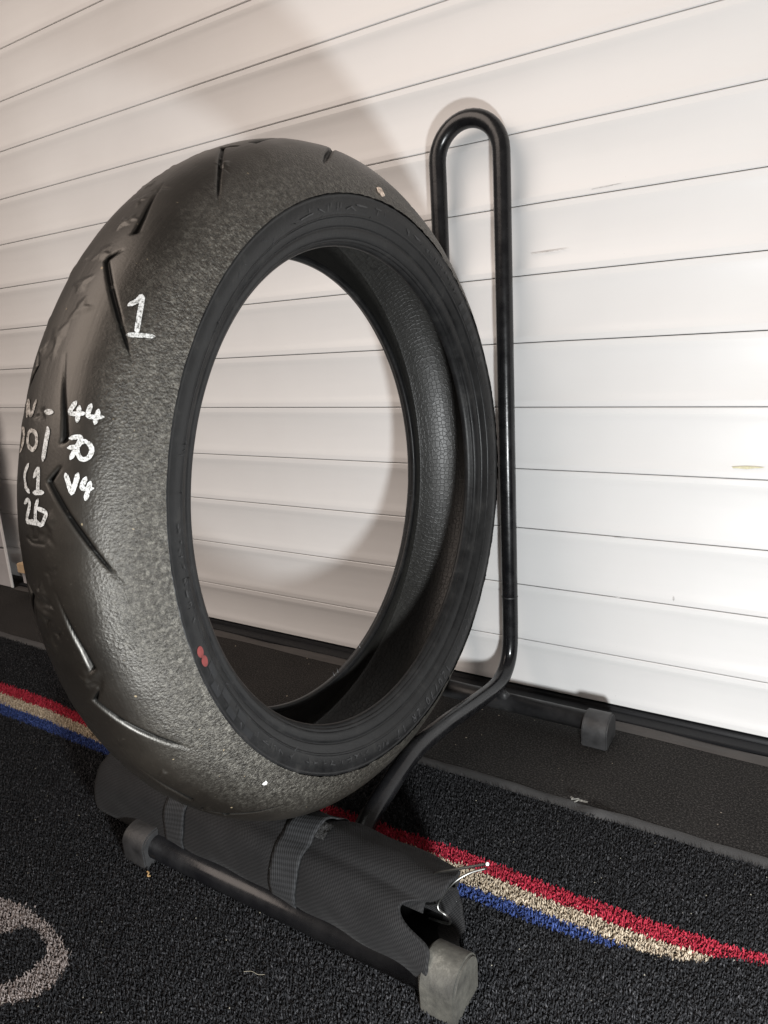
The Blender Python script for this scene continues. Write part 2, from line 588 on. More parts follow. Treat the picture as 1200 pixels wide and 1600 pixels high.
for k in range(-15, 4):
    z = LINE0 - (k + 1) * PITCHZ
    o = bpy.data.objects.new('slat', sm)
    link(o, sh)
    o.location = (0, 0, z - 0.012)
o = bpy.data.objects.new('slat', sb)
link(o, sh)
o.location = (0, 0, LINE0 - 4 * PITCHZ - (PITCHZ - 0.011) - 0.012)
b = plane('slat_backing', -1.26, 1.26, 0, 0.001, 0, M_GAP)
bpy.data.objects.remove(b)
hw = (X1 - X0) / 2
mesh_py('slat_backing', [(-hw, 0.004, -0.005), (hw, 0.004, -0.005), (hw, 0.004, 1.9), (-hw, 0.004, 1.9)], [(0, 1, 2, 3)], M_GAP, sh)

M_STAIN = simple('yellow_stain', (0.62, 0.58, 0.38), 0.5, nscale=300, namp=0.15)
M_SCUFF = simple('grey_scuff', (0.58, 0.57, 0.56), 0.5, nscale=300, namp=0.25)
sxo = (X0 + X1) / 2
for (x, z, w, h, m_, nm) in ((-0.090, 0.3795, 0.020, 0.0016, M_STAIN, 'yellow_stain'), (-0.345, 0.664, 0.030, 0.0006, M_SCUFF, 'grey_scuff'), (-0.27, 0.734, 0.022, 0.0007, M_SCUFF, 'grey_scuff'), (-0.245, 0.184, 0.006, 0.0010, M_SCUFF, 'grey_scuff'), (-0.17, 0.193, 0.0015, 0.0035, M_SCUFF, 'grey_scuff'), (-0.24, 0.273, 0.014, 0.0006, M_SCUFF, 'grey_scuff')):
    n = 12
    Vs = [(x - sxo + w * math.cos(2 * math.pi * k / n) * (1 + .2 * math.sin(k * 5)), -0.00835, z - 0.012 + h * math.sin(2 * math.pi * k / n) * (1 + .3 * math.sin(k * 3)) + 0.002 * (w > .01) * math.cos(2 * math.pi * k / n) * .4) for k in range(n)]
    mesh_py(nm, Vs, [tuple(range(n))], m_, sh)
th = tag(empty('threshold_rail', (-0.5, -0.02, 0)), 'low black metal threshold rail along the foot of the shutter', 'threshold')
prism_x('rail_profile', [(0.022, 0.0), (-0.018, 0.0), (-0.018, 0.0055), (-0.0165, 0.0068), (0.004, 0.0075), (0.0055, 0.0112), (0.022, 0.0118)], -1.25, 1.3, M_BLACKRAIL, th, bevel=0.0006)
# wavy rubber lip lying in front of the rail
nx = 260
xs = np.linspace(-1.24, 1.3, nx)
prof = np.array([(-0.016, 0.0004), (-0.0185, 0.0040), (-0.022, 0.0052), (-0.026, 0.0040), (-0.029, 0.0026), (-0.0325, 0.0022), (-0.036, 0.0003)])
V = []
for i, x in enumerate(xs):
    a = 0.0028 * math.sin(x * 7.1 + 1) + 0.0018 * math.sin(x * 17.3) + 0.0045 * max(0, math.sin((x - 0.25) * 3.1))
    for j, (y, z) in enumerate(prof):
        V.append((x, y - a * (j / 6.0), z * (1 + 0.3 * math.sin(x * 23 + j))))
mesh_np('rubber_lip', V, grid_faces(nx, len(prof), flip=True), M_SEAL, th, smooth=True)

# guide post and ledge at the left end of the shutter
gp = tag(empty('guide_post', (-1.80, -0.02, 0)), 'pale upright guide channel at the left end of the shutter', 'post')
box('front_flange', (0.041, -0.033, 0.0), (0.050, -0.0285, 1.9), M_SHUT, gp)
box('side_panel', (-0.45, -0.031, 0.0), (0.0405, -0.027, 0.102), M_PANEL, gp)
box('side_panel', (-0.45, -0.029, 0.106), (0.0405, -0.025, 1.9), M_PANEL, gp)
lg = tag(empty('end_block', (-1.70, -0.055, 0)), 'small pale wooden block on a grey ledge left of the tyre', 'block')
box('ledge', (0.026, -0.010, 0.028), (0.10, 0.045, 0.060), M_PANEL, lg)
box('wood_block', (0.030, -0.022, 0.0603), (0.09, 0.045, 0.084), M_WOOD, lg)
box('bracket', (0.035, 0.0, 0.0), (0.09, 0.04, 0.0278), M_DARKIN, lg)

# ------------------------------------------------------------------ garage mat with pile
mat_root = tag(empty('garage_mat', (-0.6, -0.9, 0.0)), 'black pile garage mat with red, cream and blue stripe and grey lettering', 'mat')
MY0, MY1 = -1.55, -0.2575
MX0, MX1 = -2.1, 0.75
def mp_(x, y, z):
    return (x + 0.6, y + 0.9, z)
mesh_py('mat_backing', [mp_(MX0, MY0, 0.0021), mp_(MX1, MY0, 0.0021), mp_(MX1, MY1, 0.0021), mp_(MX0, MY1, 0.0021)], [(0, 1, 2, 3)], M_BACK, mat_root)
# binding tape, with the small lifted fold
nx = 520
xs = np.linspace(MX0, MX1, nx)
cross = np.linspace(0, 1, 7)
V = []
for x in xs:
    lift = math.exp(-((x + 0.200) / 0.016) ** 2)
    pinch = math.exp(-((x + 0.228) / 0.006) ** 2)
    for t in cross:
        y = MY1 - 0.003 + 0.0235 * t + 0.0008 * math.sin(x * 31) + 0.0004 * math.sin(x * 97)
        z = 0.0046 - 0.0040 * t ** 3 + 0.0004 * math.sin(x * 43 + t * 3) + lift * 0.006 * math.sin(math.pi * min(1, t * 1.15)) - pinch * 0.003 * math.sin(math.pi * t)
        y += -lift * 0.002 - pinch * 0.003 * t
        V.append(mp_(x, y, max(z, 0.0005)))
mesh_np('binding_tape', V, grid_faces(nx, 7), M_TAPE, mat_root, smooth=True)
V = []; F = []
for i, (dx, dy, w, l, a, c_) in enumerate([(-0.232, -0.2440, 0.0004, 0.009, 0.3, 1), (-0.222, -0.2435, 0.0009, 0.011, -0.1, 1), (-0.229, -0.246, 0.0004, 0.008, 0.9, 1), (-0.236, -0.243, 0.0006, 0.006, -0.5, 1)]):
    ca, sa = math.cos(a), math.sin(a)
    b0 = len(V)
    for (u, v_, zz) in ((-l / 2, -w, 0.0070), (l / 2, -w, 0.0085), (l / 2, w, 0.0098), (-l / 2, w, 0.0084)):
        V.append(mp_(dx + u * ca - v_ * sa, dy + u * sa + v_ * ca, zz))
    F.append((b0, b0 + 1, b0 + 2, b0 + 3))
mesh_py('frayed_thread', V, F, M_THREAD, mat_root)

# tufts
RT = ([-2.1, -1.6, -1.234, -1.101, -.977, -.429, -.317, -.220, -.121, -.048, -.015, .05], [-.375, -.384, -.383, -.381, -.389, -.388, -.384, -.387, -.385, -.381, -.377, -.372])
RB = ([-2.1, -1.6, -1.195, -1.061, -.955, -.307, -.213, -.116, -.064, -.014, .02, .05], [-.398, -.405, -.406, -.404, -.408, -.404, -.406, -.406, -.402, -.386, -.376, -.372])
CB = ([-2.1, -1.6, -1.155, -1.028, -.897, -.290, -.206, -.149, -.110, -.085, -.064, -.055], [-.420, -.428, -.428, -.426, -.429, -.428, -.425, -.426, -.425, -.419, -.410, -.400])
BB = ([-2.1, -1.6, -1.120, -.996, -.849, -.282, -.200, -.160, -.140, -.120, -.115], [-.438, -.446, -.449, -.446, -.446, -.444, -.441, -.438, -.432, -.426, -.420])
LO = [(-.721, -.679), (-.684, -.673), (-.634, -.676), (-.588, -.687), (-.575, -.698), (-.567, -.719), (-.576, -.739), (-.592, -.753), (-.64, -.785), (-.72, -.805), (-.82, -.79), (-.87, -.75), (-.84, -.71), (-.78, -.688)]
LI = [(-.671, -.708), (-.660, -.692), (-.648, -.686), (-.618, -.691), (-.606, -.701), (-.603, -.719), (-.606, -.733), (-.613, -.741), (-.65, -.762), (-.72, -.775), (-.79, -.765), (-.82, -.745), (-.80, -.725), (-.74, -.712)]
def inpoly(x, y, poly):
    ins = np.zeros(x.shape, bool)
    n = len(poly)
    for i in range(n):
        x0, y0 = poly[i]; x1, y1 = poly[(i + 1) % n]
        c = ((y0 > y) != (y1 > y)) & (x < (x1 - x0) * (y - y0) / (y1 - y0 + 1e-12) + x0)
        ins ^= c
    return ins
sp = 0.0019
gx = np.arange(-1.75, 0.30, sp)
gy = np.arange(-0.98, MY1 - 0.001, sp)
X, Y = np.meshgrid(gx, gy, indexing='ij')
X = X.ravel() + rng.uniform(-.5, .5, X.size) * sp * 1.1
Y = Y.ravel() + rng.uniform(-.5, .5, Y.size) * sp * 1.1
# the region the photograph and a step to either side of it can show
C0 = np.array([0.0, -0.9887])
keep = (Y > -0.19 - 0.12 - (X + 1.6) * 0.56) & (Y > -0.765 - 0.13 + (X + 0.573) * 0.56) & (Y > -0.98) & ~((X > -0.05) & (Y < -0.75)) & ~((X < -1.2) & (Y < -0.7)) & (Y < MY1 - 0.0015)
X, Y = X[keep], Y[keep]
jx = X + rng.normal(0, 0.0009, X.size); jy = Y + rng.normal(0, 0.0008, X.size)
rt_, rb_, cb_, bb_ = (np.interp(jx, *t) for t in (RT, RB, CB, BB))
cls = np.zeros(X.size, int)
cls[(jy < rt_) & (jy >= rb_)] = 1
cls[(jy < rb_) & (jy >= cb_) & (jx < -0.052)] = 2
cls[(jy < cb_) & (jy >= bb_) & (jx < -0.115)] = 3
cls[inpoly(jx, jy, LO) & ~inpoly(jx, jy, LI)] = 4
cls[(jx > 0.03) & (cls == 1)] = 0
def tufts(name, idx, mat):
    n = len(idx)
    r = np.random.default_rng(len(name))
    x = X[idx]; y = Y[idx]
    rad = r.uniform(0.0007, 0.0013, n)
    h = r.uniform(0.0032, 0.0062, n)
    lx = r.normal(0, 0.0015, n) + 0.0006; ly = r.normal(0, 0.0015, n) - 0.0007
    a0 = r.uniform(0, 6.28, n)
    V = np.zeros((n, 6, 3))
    a1 = a0 + r.uniform(0.5, 1.6, n)
    for k in range(3):
        a = a0 + k * 2.0944
        V[:, k] = np.stack([x + rad * np.cos(a), y + rad * np.sin(a), np.full(n, 0.0022)], 1)
        a = a1 + k * 2.0944
        V[:, 3 + k] = np.stack([x + lx + rad * 0.36 * np.cos(a), y + ly + rad * 0.36 * np.sin(a), 0.0022 + h * (1, 0.86, 0.78)[k]], 1)
    V += np.array([0.6, 0.9, 0])
    tri = [(3, 4, 5)]
    for k in range(3):
        k2 = (k + 1) % 3
        tri += [(k, k2, 3 + k), (k2, 3 + k2, 3 + k)]
    F = (np.arange(n)[:, None, None] * 6 + np.array(tri)[None]).reshape(-1, 3)
    return mesh_np(name, V.reshape(-1, 3), F, mat, mat_root, kind='stuff')
tufts('black_pile', np.where(cls == 0)[0], PILE['black'])
tufts('red_stripe', np.where(cls == 1)[0], PILE['red'])
tufts('cream_stripe', np.where(cls == 2)[0], PILE['cream'])
tufts('blue_stripe', np.where(cls == 3)[0], PILE['blue'])
tufts('grey_lettering', np.where(cls == 4)[0], PILE['grey'])

# ------------------------------------------------------------------ tyre
GS = 1.1236            # overall size of the tyre against the stand and the shutter
TC = Vector((-.4518, -.3888, -.0446 + .455))
TR, TW, TS, TE = 0.3005, 0.060, 0.2516, 2.69
tl, yw = 0.018, -0.0033
AX = Vector((math.cos(yw) * math.cos(tl), math.sin(yw) * math.cos(tl), math.sin(tl)))
HH = Vector((-math.sin(yw), math.cos(yw), 0))
VV = AX.cross(HH)
tyre = empty('motorcycle_tyre')
tm = Matrix((AX, HH, VV)).transposed().to_4x4()
tm = tm @ Matrix.Scale(GS, 4)
tm.translation = TC - VV * TR * GS
tyre.matrix_world = tm
tag(tyre, 'worn black motorcycle tyre standing on edge with handwritten white numbers', 'tyre')
uu = np.linspace(TW, -TW, 4001)
rr = TS + (TR - TS) * (1 - np.abs(uu / TW) ** TE)
ss = np.concatenate([[0], np.cumsum(np.hypot(np.diff(uu), np.diff(rr)))])
SLEN = ss[-1]
def surf(theta, s, off=0.0):
    """point on the tread at angle theta and arc length s from the near shoulder (local coords)"""
    u = np.interp(s, ss, uu); r = np.interp(s, ss, rr)
    du = np.interp(s + 1e-4, ss, uu) - np.interp(s - 1e-4, ss, uu)
    dr = np.interp(s + 1e-4, ss, rr) - np.interp(s - 1e-4, ss, rr)
    L = np.hypot(du, dr) + 1e-12
    nu, nr = dr / L, -du / L          # outward normal in the (u, r) plane
    u = u + nu * off; r = r + nr * off
    return np.stack([u, r * np.cos(theta), r * np.sin(theta) + TR], -1)

NT, NS = 2700, 200
TH = np.arange(NT) / NT * 2 * np.pi
SA = np.linspace(0, SLEN, NS)
H = np.zeros((NT, NS))
def seg_dist(tg, sg, a, b):
    ax_, ay = a[0] * TR, a[1]; bx, by = b[0] * TR, b[1]
    px, py = tg * TR, sg
    vx, vy = bx - ax_, by - ay
    t = np.clip(((px - ax_) * vx + (py - ay) * vy) / (vx * vx + vy * vy), 0, 1)
    return np.hypot(px - ax_ - t * vx, py - ay - t * vy), t
def groove(pts, w, depth):
    """carve a groove along pts [(theta, s)], w = widths at the points (m), depth scalar or list"""
    pts = [(p[0], p[1]) for p in pts]
    tmin = min(p[0] for p in pts) - 0.03; tmax = max(p[0] for p in pts) + 0.03
    i = np.arange(int(math.floor(tmin / (2 * np.pi) * NT)), int(math.ceil(tmax / (2 * np.pi) * NT)) + 1)
    tg = (i / NT * 2 * np.pi)[:, None]; sg = SA[None, :]
    best = np.zeros((len(i), NS))
    for k in range(len(pts) - 1):
        d, t = seg_dist(tg, sg, pts[k], pts[k + 1])
        ww = (w[k] * (1 - t) + w[k + 1] * t) / 2
        dd = depth[k] * (1 - t) + depth[k + 1] * t
        e = np.clip((ww + 0.0009 - d) / 0.0019, 0, 1)
        best = np.maximum(best, dd * e * e * (3 - 2 * e))
    H[i % NT] = np.minimum(H[i % NT], -best)
P13 = 2 * np.pi / 13
hookA = [(2.8938, .0615), (2.9234, .0690), (2.9531, .0629), (3.0316, .0479), (3.091, .0375), (3.1398, .0296)]
wA = [.0012, .0028, .0029, .0026, .0020, .0008]
slitB = [(3.1468, .0713), (3.2236, .0659), (3.2777, .0617), (3.3196, .0598), (3.3301, .0620)]
wB = [.0006, .0018, .0025, .0033, .0014]
for k in range(13):
    d = (k - 6) * P13
    dep = 0.0028 * (1 - 0.12 * math.sin(k * 2.1))
    sc = 1.0
    if k == 8:
        dep = 0.0026; sc = 0.75
    groove([(t + d + 0.0, s) for t, s in hookA], [w * sc for w in wA], [dep * .5, dep, dep, dep, dep * .9, dep * .35])
    groove([(t + d, s) for t, s in slitB], [w * sc for w in wB], [dep * .3, dep * .8, dep * .9, dep, dep * .3])
    d2 = d + P13 * 0.5
    groove([(t + d2, SLEN - s) for t, s in hookA], wA, [dep * .5, dep, dep, dep, dep * .9, dep * .35])
    # wear bars crossing the grooves
    for (t0, s0) in ((2.985, 0.0565), (3.062, 0.0425)):
        i0 = int(round((t0 + d) / (2 * np.pi) * NT)); j0 = int(round(s0 / SLEN * (NS - 1)))
        ii = np.arange(i0 - 2, i0 + 3) % NT
        blk = H[np.ix_(ii, np.arange(j0 - 4, j0 + 5))]
        H[np.ix_(ii, np.arange(j0 - 4, j0 + 5))] = np.maximum(blk, -0.0018)
groove([(1.5795, .0484), (1.64, .037), (1.693, .0275)], [.003, .004, .0025], [.003, .003, .001])
groove([(3.9479, .0563), (4.0195, .045), (4.098, .0304)], [.0016, .0016, .001], [.0018, .0018, .0006])
for sq in ([(3.0194, .0859), (3.0404, .0867), (3.0386, .0817), (3.0212, .0796)], [(3.0400, .0921), (3.0491, .0871), (3.0491, .075), (3.0334, .0721)]):
    groove(sq, [.0014] * 4, [.0008] * 4)
for _ in range(2):
    Hp = np.pad(H, ((0, 0), (1, 1)), mode='edge')
    H = 0.5 * H + 0.125 * (np.roll(H, 1, 0) + np.roll(H, -1, 0) + Hp[:, 2:] + Hp[:, :-2])
H0 = H.copy()
inG = np.clip(-H / 0.001, 0, 1)
dsh = np.minimum(SA, SLEN - SA)[None, :]
wob = vnoise(NT, NS, 60, 4, 3) * 0.007
band = np.clip((0.034 - (dsh + wob)) / 0.022, 0, 1)
fine = vnoise(NT, NS, 1340, 98, 5) * 0.9 + vnoise(NT, NS, 800, 66, 6) * 0.45 + vnoise(NT, NS, 420, 36, 8) * 0.15
H += (1 - inG) * (fine * (0.000008 + 0.00018 * band) + vnoise(NT, NS, 120, 8, 9) * 0.00018 + vnoise(NT, NS, 40, 4, 10) * 0.0004)
H += (1 - inG) * 0.00003 * vnoise(NT, NS, 60, 90, 11)
# rubber pick-up lumps and pits near the crown
r_ = np.random.default_rng(21)
def lump(t, s, rad, amp, asp=1.0):
    i = np.arange(int((t - 0.05) / (2 * np.pi) * NT), int((t + 0.05) / (2 * np.pi) * NT))
    tt = ((i / NT * 2 * np.pi) - t)[:, None] * TR; s2 = (SA - s)[None, :] / asp
    d = np.hypot(tt, s2) / rad
    ang = np.arctan2(s2, tt)
    d = d * (1 + 0.25 * np.sin(3 * ang + t * 50) + 0.15 * np.sin(5 * ang + s * 900))
    e = np.clip(1.25 - d, 0, 1); e = e * e * (3 - 2 * e)
    H[i % NT] += amp * e
for k in range(190):
    t = r_.uniform(0, 2 * np.pi); s = np.clip(r_.normal(0.098, 0.014), 0.07, 0.16)
    lump(t, s, r_.uniform(.0015, .0050), r_.choice([1, 1, -0.8]) * r_.uniform(.0002, .0006), r_.uniform(.6, 1.4))
for t, s, rd, am in [(3.11, .073, .0045, -.0007), (3.155, .0845, .005, .0012), (3.175, .081, .004, -.0012), (3.20, .090, .0065, .0012), (3.215, .087, .004, -.001), (3.245, .079, .003, -.001), (3.27, .090, .006, .0011), (3.345, .0655, .0065, .0011), (3.365, .0605, .004, -.001), (3.352, .0685, .004, .0012), (2.56, .0705, .006, .0010), (2.50, .080, .006, .001), (2.62, .083, .007, .001), (2.42, .0755, .006, .001), (3.88, .062, .004, .0013), (3.95, .0590, .003, .0013), (3.66, .0555, .003, .0010), (3.0, .070, .005, .0006), (3.03, .0725, .0055, -.0006), (2.79, .082, .004, -.0008), (2.04, .050, .004, .0008), (2.05, .047, .0035, -.0006), (2.25, .078, .006, .001), (2.33, .075, .005, .001)]:
    lump(t, s, rd, am)
# ragged torn edge at the shoulder
rag = vnoise(NT, NS, 700, 40, 31) * 0.5 + vnoise(NT, NS, 230, 20, 32)
H += np.clip((0.0035 - dsh) / 0.0035, 0, 1) * rag * 0.00045
tg, sg = np.meshgrid(TH, SA, indexing='ij')
V = surf(tg, sg, H)
UV = np.stack([tg * TR, sg], -1).reshape(-1, 2)
F = grid_faces(NT, NS, wrap_u=True)
tread = mesh_np('tread', V.reshape(-1, 3), F, M_TREAD, tyre, smooth=True, uv=UV)
ga = tread.data.attributes.new('unworn', 'FLOAT', 'POINT')      # the groove floors keep their original black rubber
ga.data.foreach_set('value', np.clip(-H0 / 0.0016, 0, 1).ravel().astype(np.float32))

def lathe(name, prof, nt, mat, parent, du=None, uvs=False, flip=False):
    prof = np.asarray(prof, float)
    n = len(prof)
    t = np.arange(nt) / nt * 2 * np.pi
    U = np.broadcast_to(prof[:, 0], (nt, n)).copy(); R = np.broadcast_to(prof[:, 1], (nt, n)).copy()
    if du is not None:
        dU, dR = du(t, prof)
        U += dU; R += dR
    V = np.stack([U, R * np.cos(t)[:, None], R * np.sin(t)[:, None] + TR], -1).reshape(-1, 3)
    sl = np.concatenate([[0], np.cumsum(np.hypot(*np.diff(prof, axis=0).T))])
    UV = np.stack([np.repeat(t * 0.25, n), np.tile(sl, nt)], -1)
    return mesh_np(name, V, grid_faces(nt, n, wrap_u=True, flip=flip), mat, parent, smooth=True, uv=UV)

side_pts = [(.0582, .2530), (.0592, .2512), (.0594, .2502), (.0591, .2494), (.0588, .2484), (.0588, .2470), (.0586, .2440), (.0577, .2405), (.0566, .2375), (.0559, .2362), (.0560, .2354), (.0552, .2345), (.0544, .2340), (.0533, .2320), (.0519, .2298), (.0507, .2282), (.0499, .2277), (.0492, .2270), (.0494, .2256), (.0490, .2240), (.0481, .2218), (.0469, .2200), (.0456, .2188), (.0448, .2184)]
bead_pts = [(.0448, .2184), (.0440, .2174), (.0430, .2165), (.0419, .2162), (.0412, .2156), (.0400, .2147), (.0386, .2140), (.0370, .2137), (.0358, .2138), (.0346, .2144), (.0338, .2158), (.0338, .2180), (.0345, .2200)]
def smooth_prof(p, n=4):
    return catmull([(a, b) for a, b in p], n)
def side_noise(sgn):
    def f(t, prof):
        n = len(prof)
        a = vnoise(len(t), n, 90, 6, 41) * 0.00012
        e = np.clip((prof[:, 1] - 0.2490) / 0.002, 0, 1)[None, :]
        a = a + e * vnoise(len(t), n, 500, 6, 42) * 0.00018
        return a * sgn, e * (vnoise(len(t), n, 420, 6, 43) * 0.00025 - 0.0004)
    return f
sp_ = smooth_prof(side_pts, 3); bp_ = smooth_prof(bead_pts, 4)
lathe('sidewall', sp_, 1400, M_SIDE, tyre, side_noise(1), flip=False)
m_ = sp_.copy(); m_[:, 0] *= -1
lathe('sidewall', m_, 1400, M_SIDE, tyre, side_noise(-1), flip=True)
lathe('bead', bp_, 720, M_SIDE, tyre)
m_ = bp_.copy(); m_[:, 0] *= -1
lathe('bead', m_, 720, M_SIDE, tyre, flip=True)
lin = [(.0345, .2200), (.0362, .2225), (.0400, .2285), (.0450, .2370), (.0500, .2460), (.0525, .2530), (.0520, .2590)]
for i in range(0, 13):
    x = 0.051 - 0.102 * i / 12
    lin.append((x, .2600 + .0285 * (1 - abs(x / .051) ** 2.3)))
lin += [(-a, b) for a, b in lin[6::-1]]
lathe('inner_liner', catmull(lin, 3), 720, M_LINER, tyre, flip=False)

# handwritten marks: flat ribbons of paint lying on the tread
def hsample(t, s):
    i = np.round(np.asarray(t) / (2 * np.pi) * NT).astype(int) % NT
    j = np.clip(np.round(np.asarray(s) / SLEN * (NS - 1)).astype(int), 0, NS - 1)
    return np.maximum(H[i, j], -0.0004)
def ribbon_mesh(strokes, width, pointfn, jitter=0.07):
    V = []; F = []
    r = np.random.default_rng(int(abs(strokes[0][0][0]) * 1e4) % 99991)
    for st in strokes:
        P = np.array([(p[0] * TR, p[1]) for p in st], float)
        if len(P) > 2:
            P = catmull(P, 6)
        L = np.concatenate([[0], np.cumsum(np.hypot(*np.diff(P, axis=0).T))])
        n = max(6, int(L[-1] / 0.0007))
        q = np.linspace(0, L[-1], n)
        P = np.stack([np.interp(q, L, P[:, 0]), np.interp(q, L, P[:, 1])], 1)
        D = np.gradient(P, axis=0); D /= np.linalg.norm(D, axis=1)[:, None] + 1e-12
        Nn = np.stack([-D[:, 1], D[:, 0]], 1)
        endd = np.minimum(q, L[-1] - q)
        cap = np.sqrt(np.clip(1 - (1 - np.clip(endd / (width * 0.5), 0, 1)) ** 2, 0.05, 1))
        P[0] -= D[0] * width * 0.3; P[-1] += D[-1] * width * 0.3
        b0 = len(V)
        for k in range(n):
            wl = width / 2 * cap[k] * (1 + r.uniform(-jitter, jitter)); wr = width / 2 * cap[k] * (1 + r.uniform(-jitter, jitter))
            for f_ in (-wl, -wl * .33, wr * .33, wr):
                V.append(P[k] + Nn[k] * f_)
        for k in range(n - 1):
            for j in range(3):
                a = b0 + k * 4 + j
                F.append((a, a + 1, a + 5, a + 4))
    V = np.array(V)
    return pointfn(V[:, 0] / TR, V[:, 1]), np.array(F)
def paint(name, strokes, width=0.0034, mat=M_PAINT):
    V, F = ribbon_mesh(strokes, width * 0.84, lambda t, s: surf(t, s, hsample(t, s) + 0.00045))
    return mesh_np(name, V, F, mat, tyre, smooth=False)
paint('painted_digit', [[(2.5342, .0417), (2.5185, .0383), (2.5063, .0363), (2.5866, .0313 + .001)], [(2.5988, .0367), (2.5813, .0225)]], 0.0036)
paint('painted_digit', [[(2.7611, .0559), (2.7803, .0584), (2.7855, .0567), (2.7821, .0500)], [(2.7698, .0534), (2.7995, .0534)]])
paint('painted_digit', [[(2.7629, .0471), (2.7821, .0479), (2.7873, .0463), (2.7838, .0396)], [(2.7716, .0425), (2.7995, .0434)]])
paint('painted_digit', [[(2.8344, .0563), (2.8309, .0504), (2.8519, .0521), (2.8746, .0550)], [(2.8536, .0567), (2.8501, .0513)]])
paint('painted_digit', [[(2.8397, .0467), (2.8431, .0450), (2.8519, .0436), (2.8620, .0438), (2.8711, .0453), (2.8746, .0479), (2.8711, .0498), (2.8600, .0515), (2.8500, .0515), (2.8414, .0500), (2.8379, .0479), (2.8397, .0463)]])
paint('painted_letter', [[(2.9060, .0575), (2.9269, .0554), (2.9444, .0538)], [(2.9444, .0538), (2.9234, .0517), (2.9042, .0504)]])
paint('painted_digit', [[(2.9112, .0459), (2.9287, .0479), (2.9339, .0467), (2.9322, .0421)], [(2.9199, .0434), (2.9548, .0459)]])
paint('painted_dash', [[(2.7838, .0771), (2.7855, .0709)]], 0.0042)
paint('painted_stroke', [[(2.8170, .0729), (2.8274, .0725), (2.8798, .0746)]], 0.0044)
paint('painted_letter', [[(2.7925, .0968), (2.7576, .0999), (2.7908, .0920), (2.7611, .0890)], [(2.7716, .0971), (2.7821, .0992)]], 0.0034, M_PAINT2)
paint('painted_digit', [[(2.8152, .1030), (2.8239, .0985), (2.8414, .0980), (2.8641, .1005)]], 0.0040, M_PAINT2)
paint('painted_digit', [[(2.8222, .0875), (2.8257, .0846), (2.8344, .0825), (2.8466, .0821), (2.8554, .0830), (2.8606, .0855), (2.8571, .0884), (2.8501, .0909), (2.8397, .0921), (2.8292, .0917), (2.8222, .0896), (2.8222, .0872)]], 0.0034, M_PAINT2)
paint('painted_bracket', [[(2.8903, .0892), (2.9095, .0925), (2.9339, .0913), (2.9461, .0871)]], 0.0034)
paint('painted_digit', [[(2.9147, .0825), (2.8990, .0784), (2.9444, .0784)], [(2.9461, .0825), (2.9444, .0734)]], 0.0036)
paint('painted_digit', [[(2.9688, .0925), (2.9618, .0888), (2.9723, .0871), (3.0037, .0905), (3.0037, .0817)]], 0.0034)
paint('painted_digit', [[(2.9601, .0784), (2.9775, .0809), (3.0020, .0817)], [(2.9775, .0792), (2.9810, .0734), (2.9897, .0713), (3.0089, .0759), (3.0020, .0817)]], 0.0034)
paint('painted_underline', [[(3.0072, .0909), (3.0089, .0763)]], 0.0024)

# raised lettering and patches on the near sidewall
SPR = sp_[::-1]
def sidepoint(theta, rad, off):
    o = np.argsort(sp_[:, 1])
    u = np.interp(rad, sp_[o, 1], sp_[o, 0])
    return np.stack([u + off, rad * np.cos(theta), rad * np.sin(theta) + TR], -1)
GLY = {
    '1': [[(.2, .75), (.55, 1), (.55, 0)]], '2': [[(.1, .8), (.3, 1), (.7, 1), (.85, .75), (.7, .5), (.1, 0), (.9, 0)]],
    '0': [[(.5, 1), (.15, .8), (.1, .5), (.15, .2), (.5, 0), (.85, .2), (.9, .5), (.85, .8), (.5, 1)]],
    '/': [[(.15, -.05), (.85, 1.05)]], '7': [[(.1, 1), (.9, 1), (.4, 0)]], 'Z': [[(.1, 1), (.9, 1)], [(.9, 1), (.1, 0)], [(.1, 0), (.9, 0)]],
    'R': [[(.12, 0), (.12, 1)], [(.12, 1), (.7, 1), (.88, .78), (.7, .52), (.12, .5)], [(.5, .5), (.9, 0)]],
    'M': [[(.08, 0), (.08, 1)], [(.08, 1), (.5, .35)], [(.5, .35), (.92, 1)], [(.92, 1), (.92, 0)]], 'C': [[(.9, .85), (.6, 1), (.25, .9), (.1, .5), (.25, .1), (.6, 0), (.9, .15)]],
}
def emboss_text(txt, th0, r0, size, adv, wid=0.0014, mat=M_EMB):
    for k, ch in enumerate(txt):
        if ch == ' ':
            continue
        t0 = th0 - k * adv
        strokes = [[((t0 - gx_ * size * 0.72 / r0) , r0 + gy_ * size) for gx_, gy_ in st] for st in GLY[ch]]
        V, F = ribbon_mesh(strokes, wid, lambda t, s: sidepoint(t, s, 0.00075), 0.05)
        mesh_np('raised_character', V, F, mat, tyre)
emboss_text('120/70 ZR 17', 5.15, 0.2385, 0.0072, 0.0415)
emboss_text('M/C', 4.60, 0.2395, 0.0045, 0.028, 0.0009)
def worn_marks(t0, t1, ra, rb, n, seed, wid=0.0008):
    """remains of moulded lettering: short uneven strokes grouped like characters, most of each rubbed away"""
    r = np.random.default_rng(seed)
    h = rb - ra
    for k in range(n):
        tc = t0 + (t1 - t0) * (k + 0.5) / n
        w = abs(t1 - t0) / n * 0.36
        strokes = []
        for q in range(r.integers(2, 4)):
            a = (tc + r.uniform(-1, 1) * w, ra + h * r.uniform(0, 1))
            kind = r.integers(0, 3)
            if kind == 0:
                b_ = (a[0] + r.uniform(-.1, .1) * w, ra + h * (0.05 if a[1] > ra + h / 2 else 0.95))
            elif kind == 1:
                b_ = (tc - (a[0] - tc), a[1] + r.uniform(-.15, .15) * h)
            else:
                b_ = (a[0] + r.choice([-1, 1]) * w * .9, ra + h * r.uniform(0, 1))
            strokes.append([a, b_])
        V, F = ribbon_mesh(strokes, wid, lambda t, s: sidepoint(t, s, 0.0007), 0.2)
        mesh_np('worn_character', V, F, M_MARK, tyre)
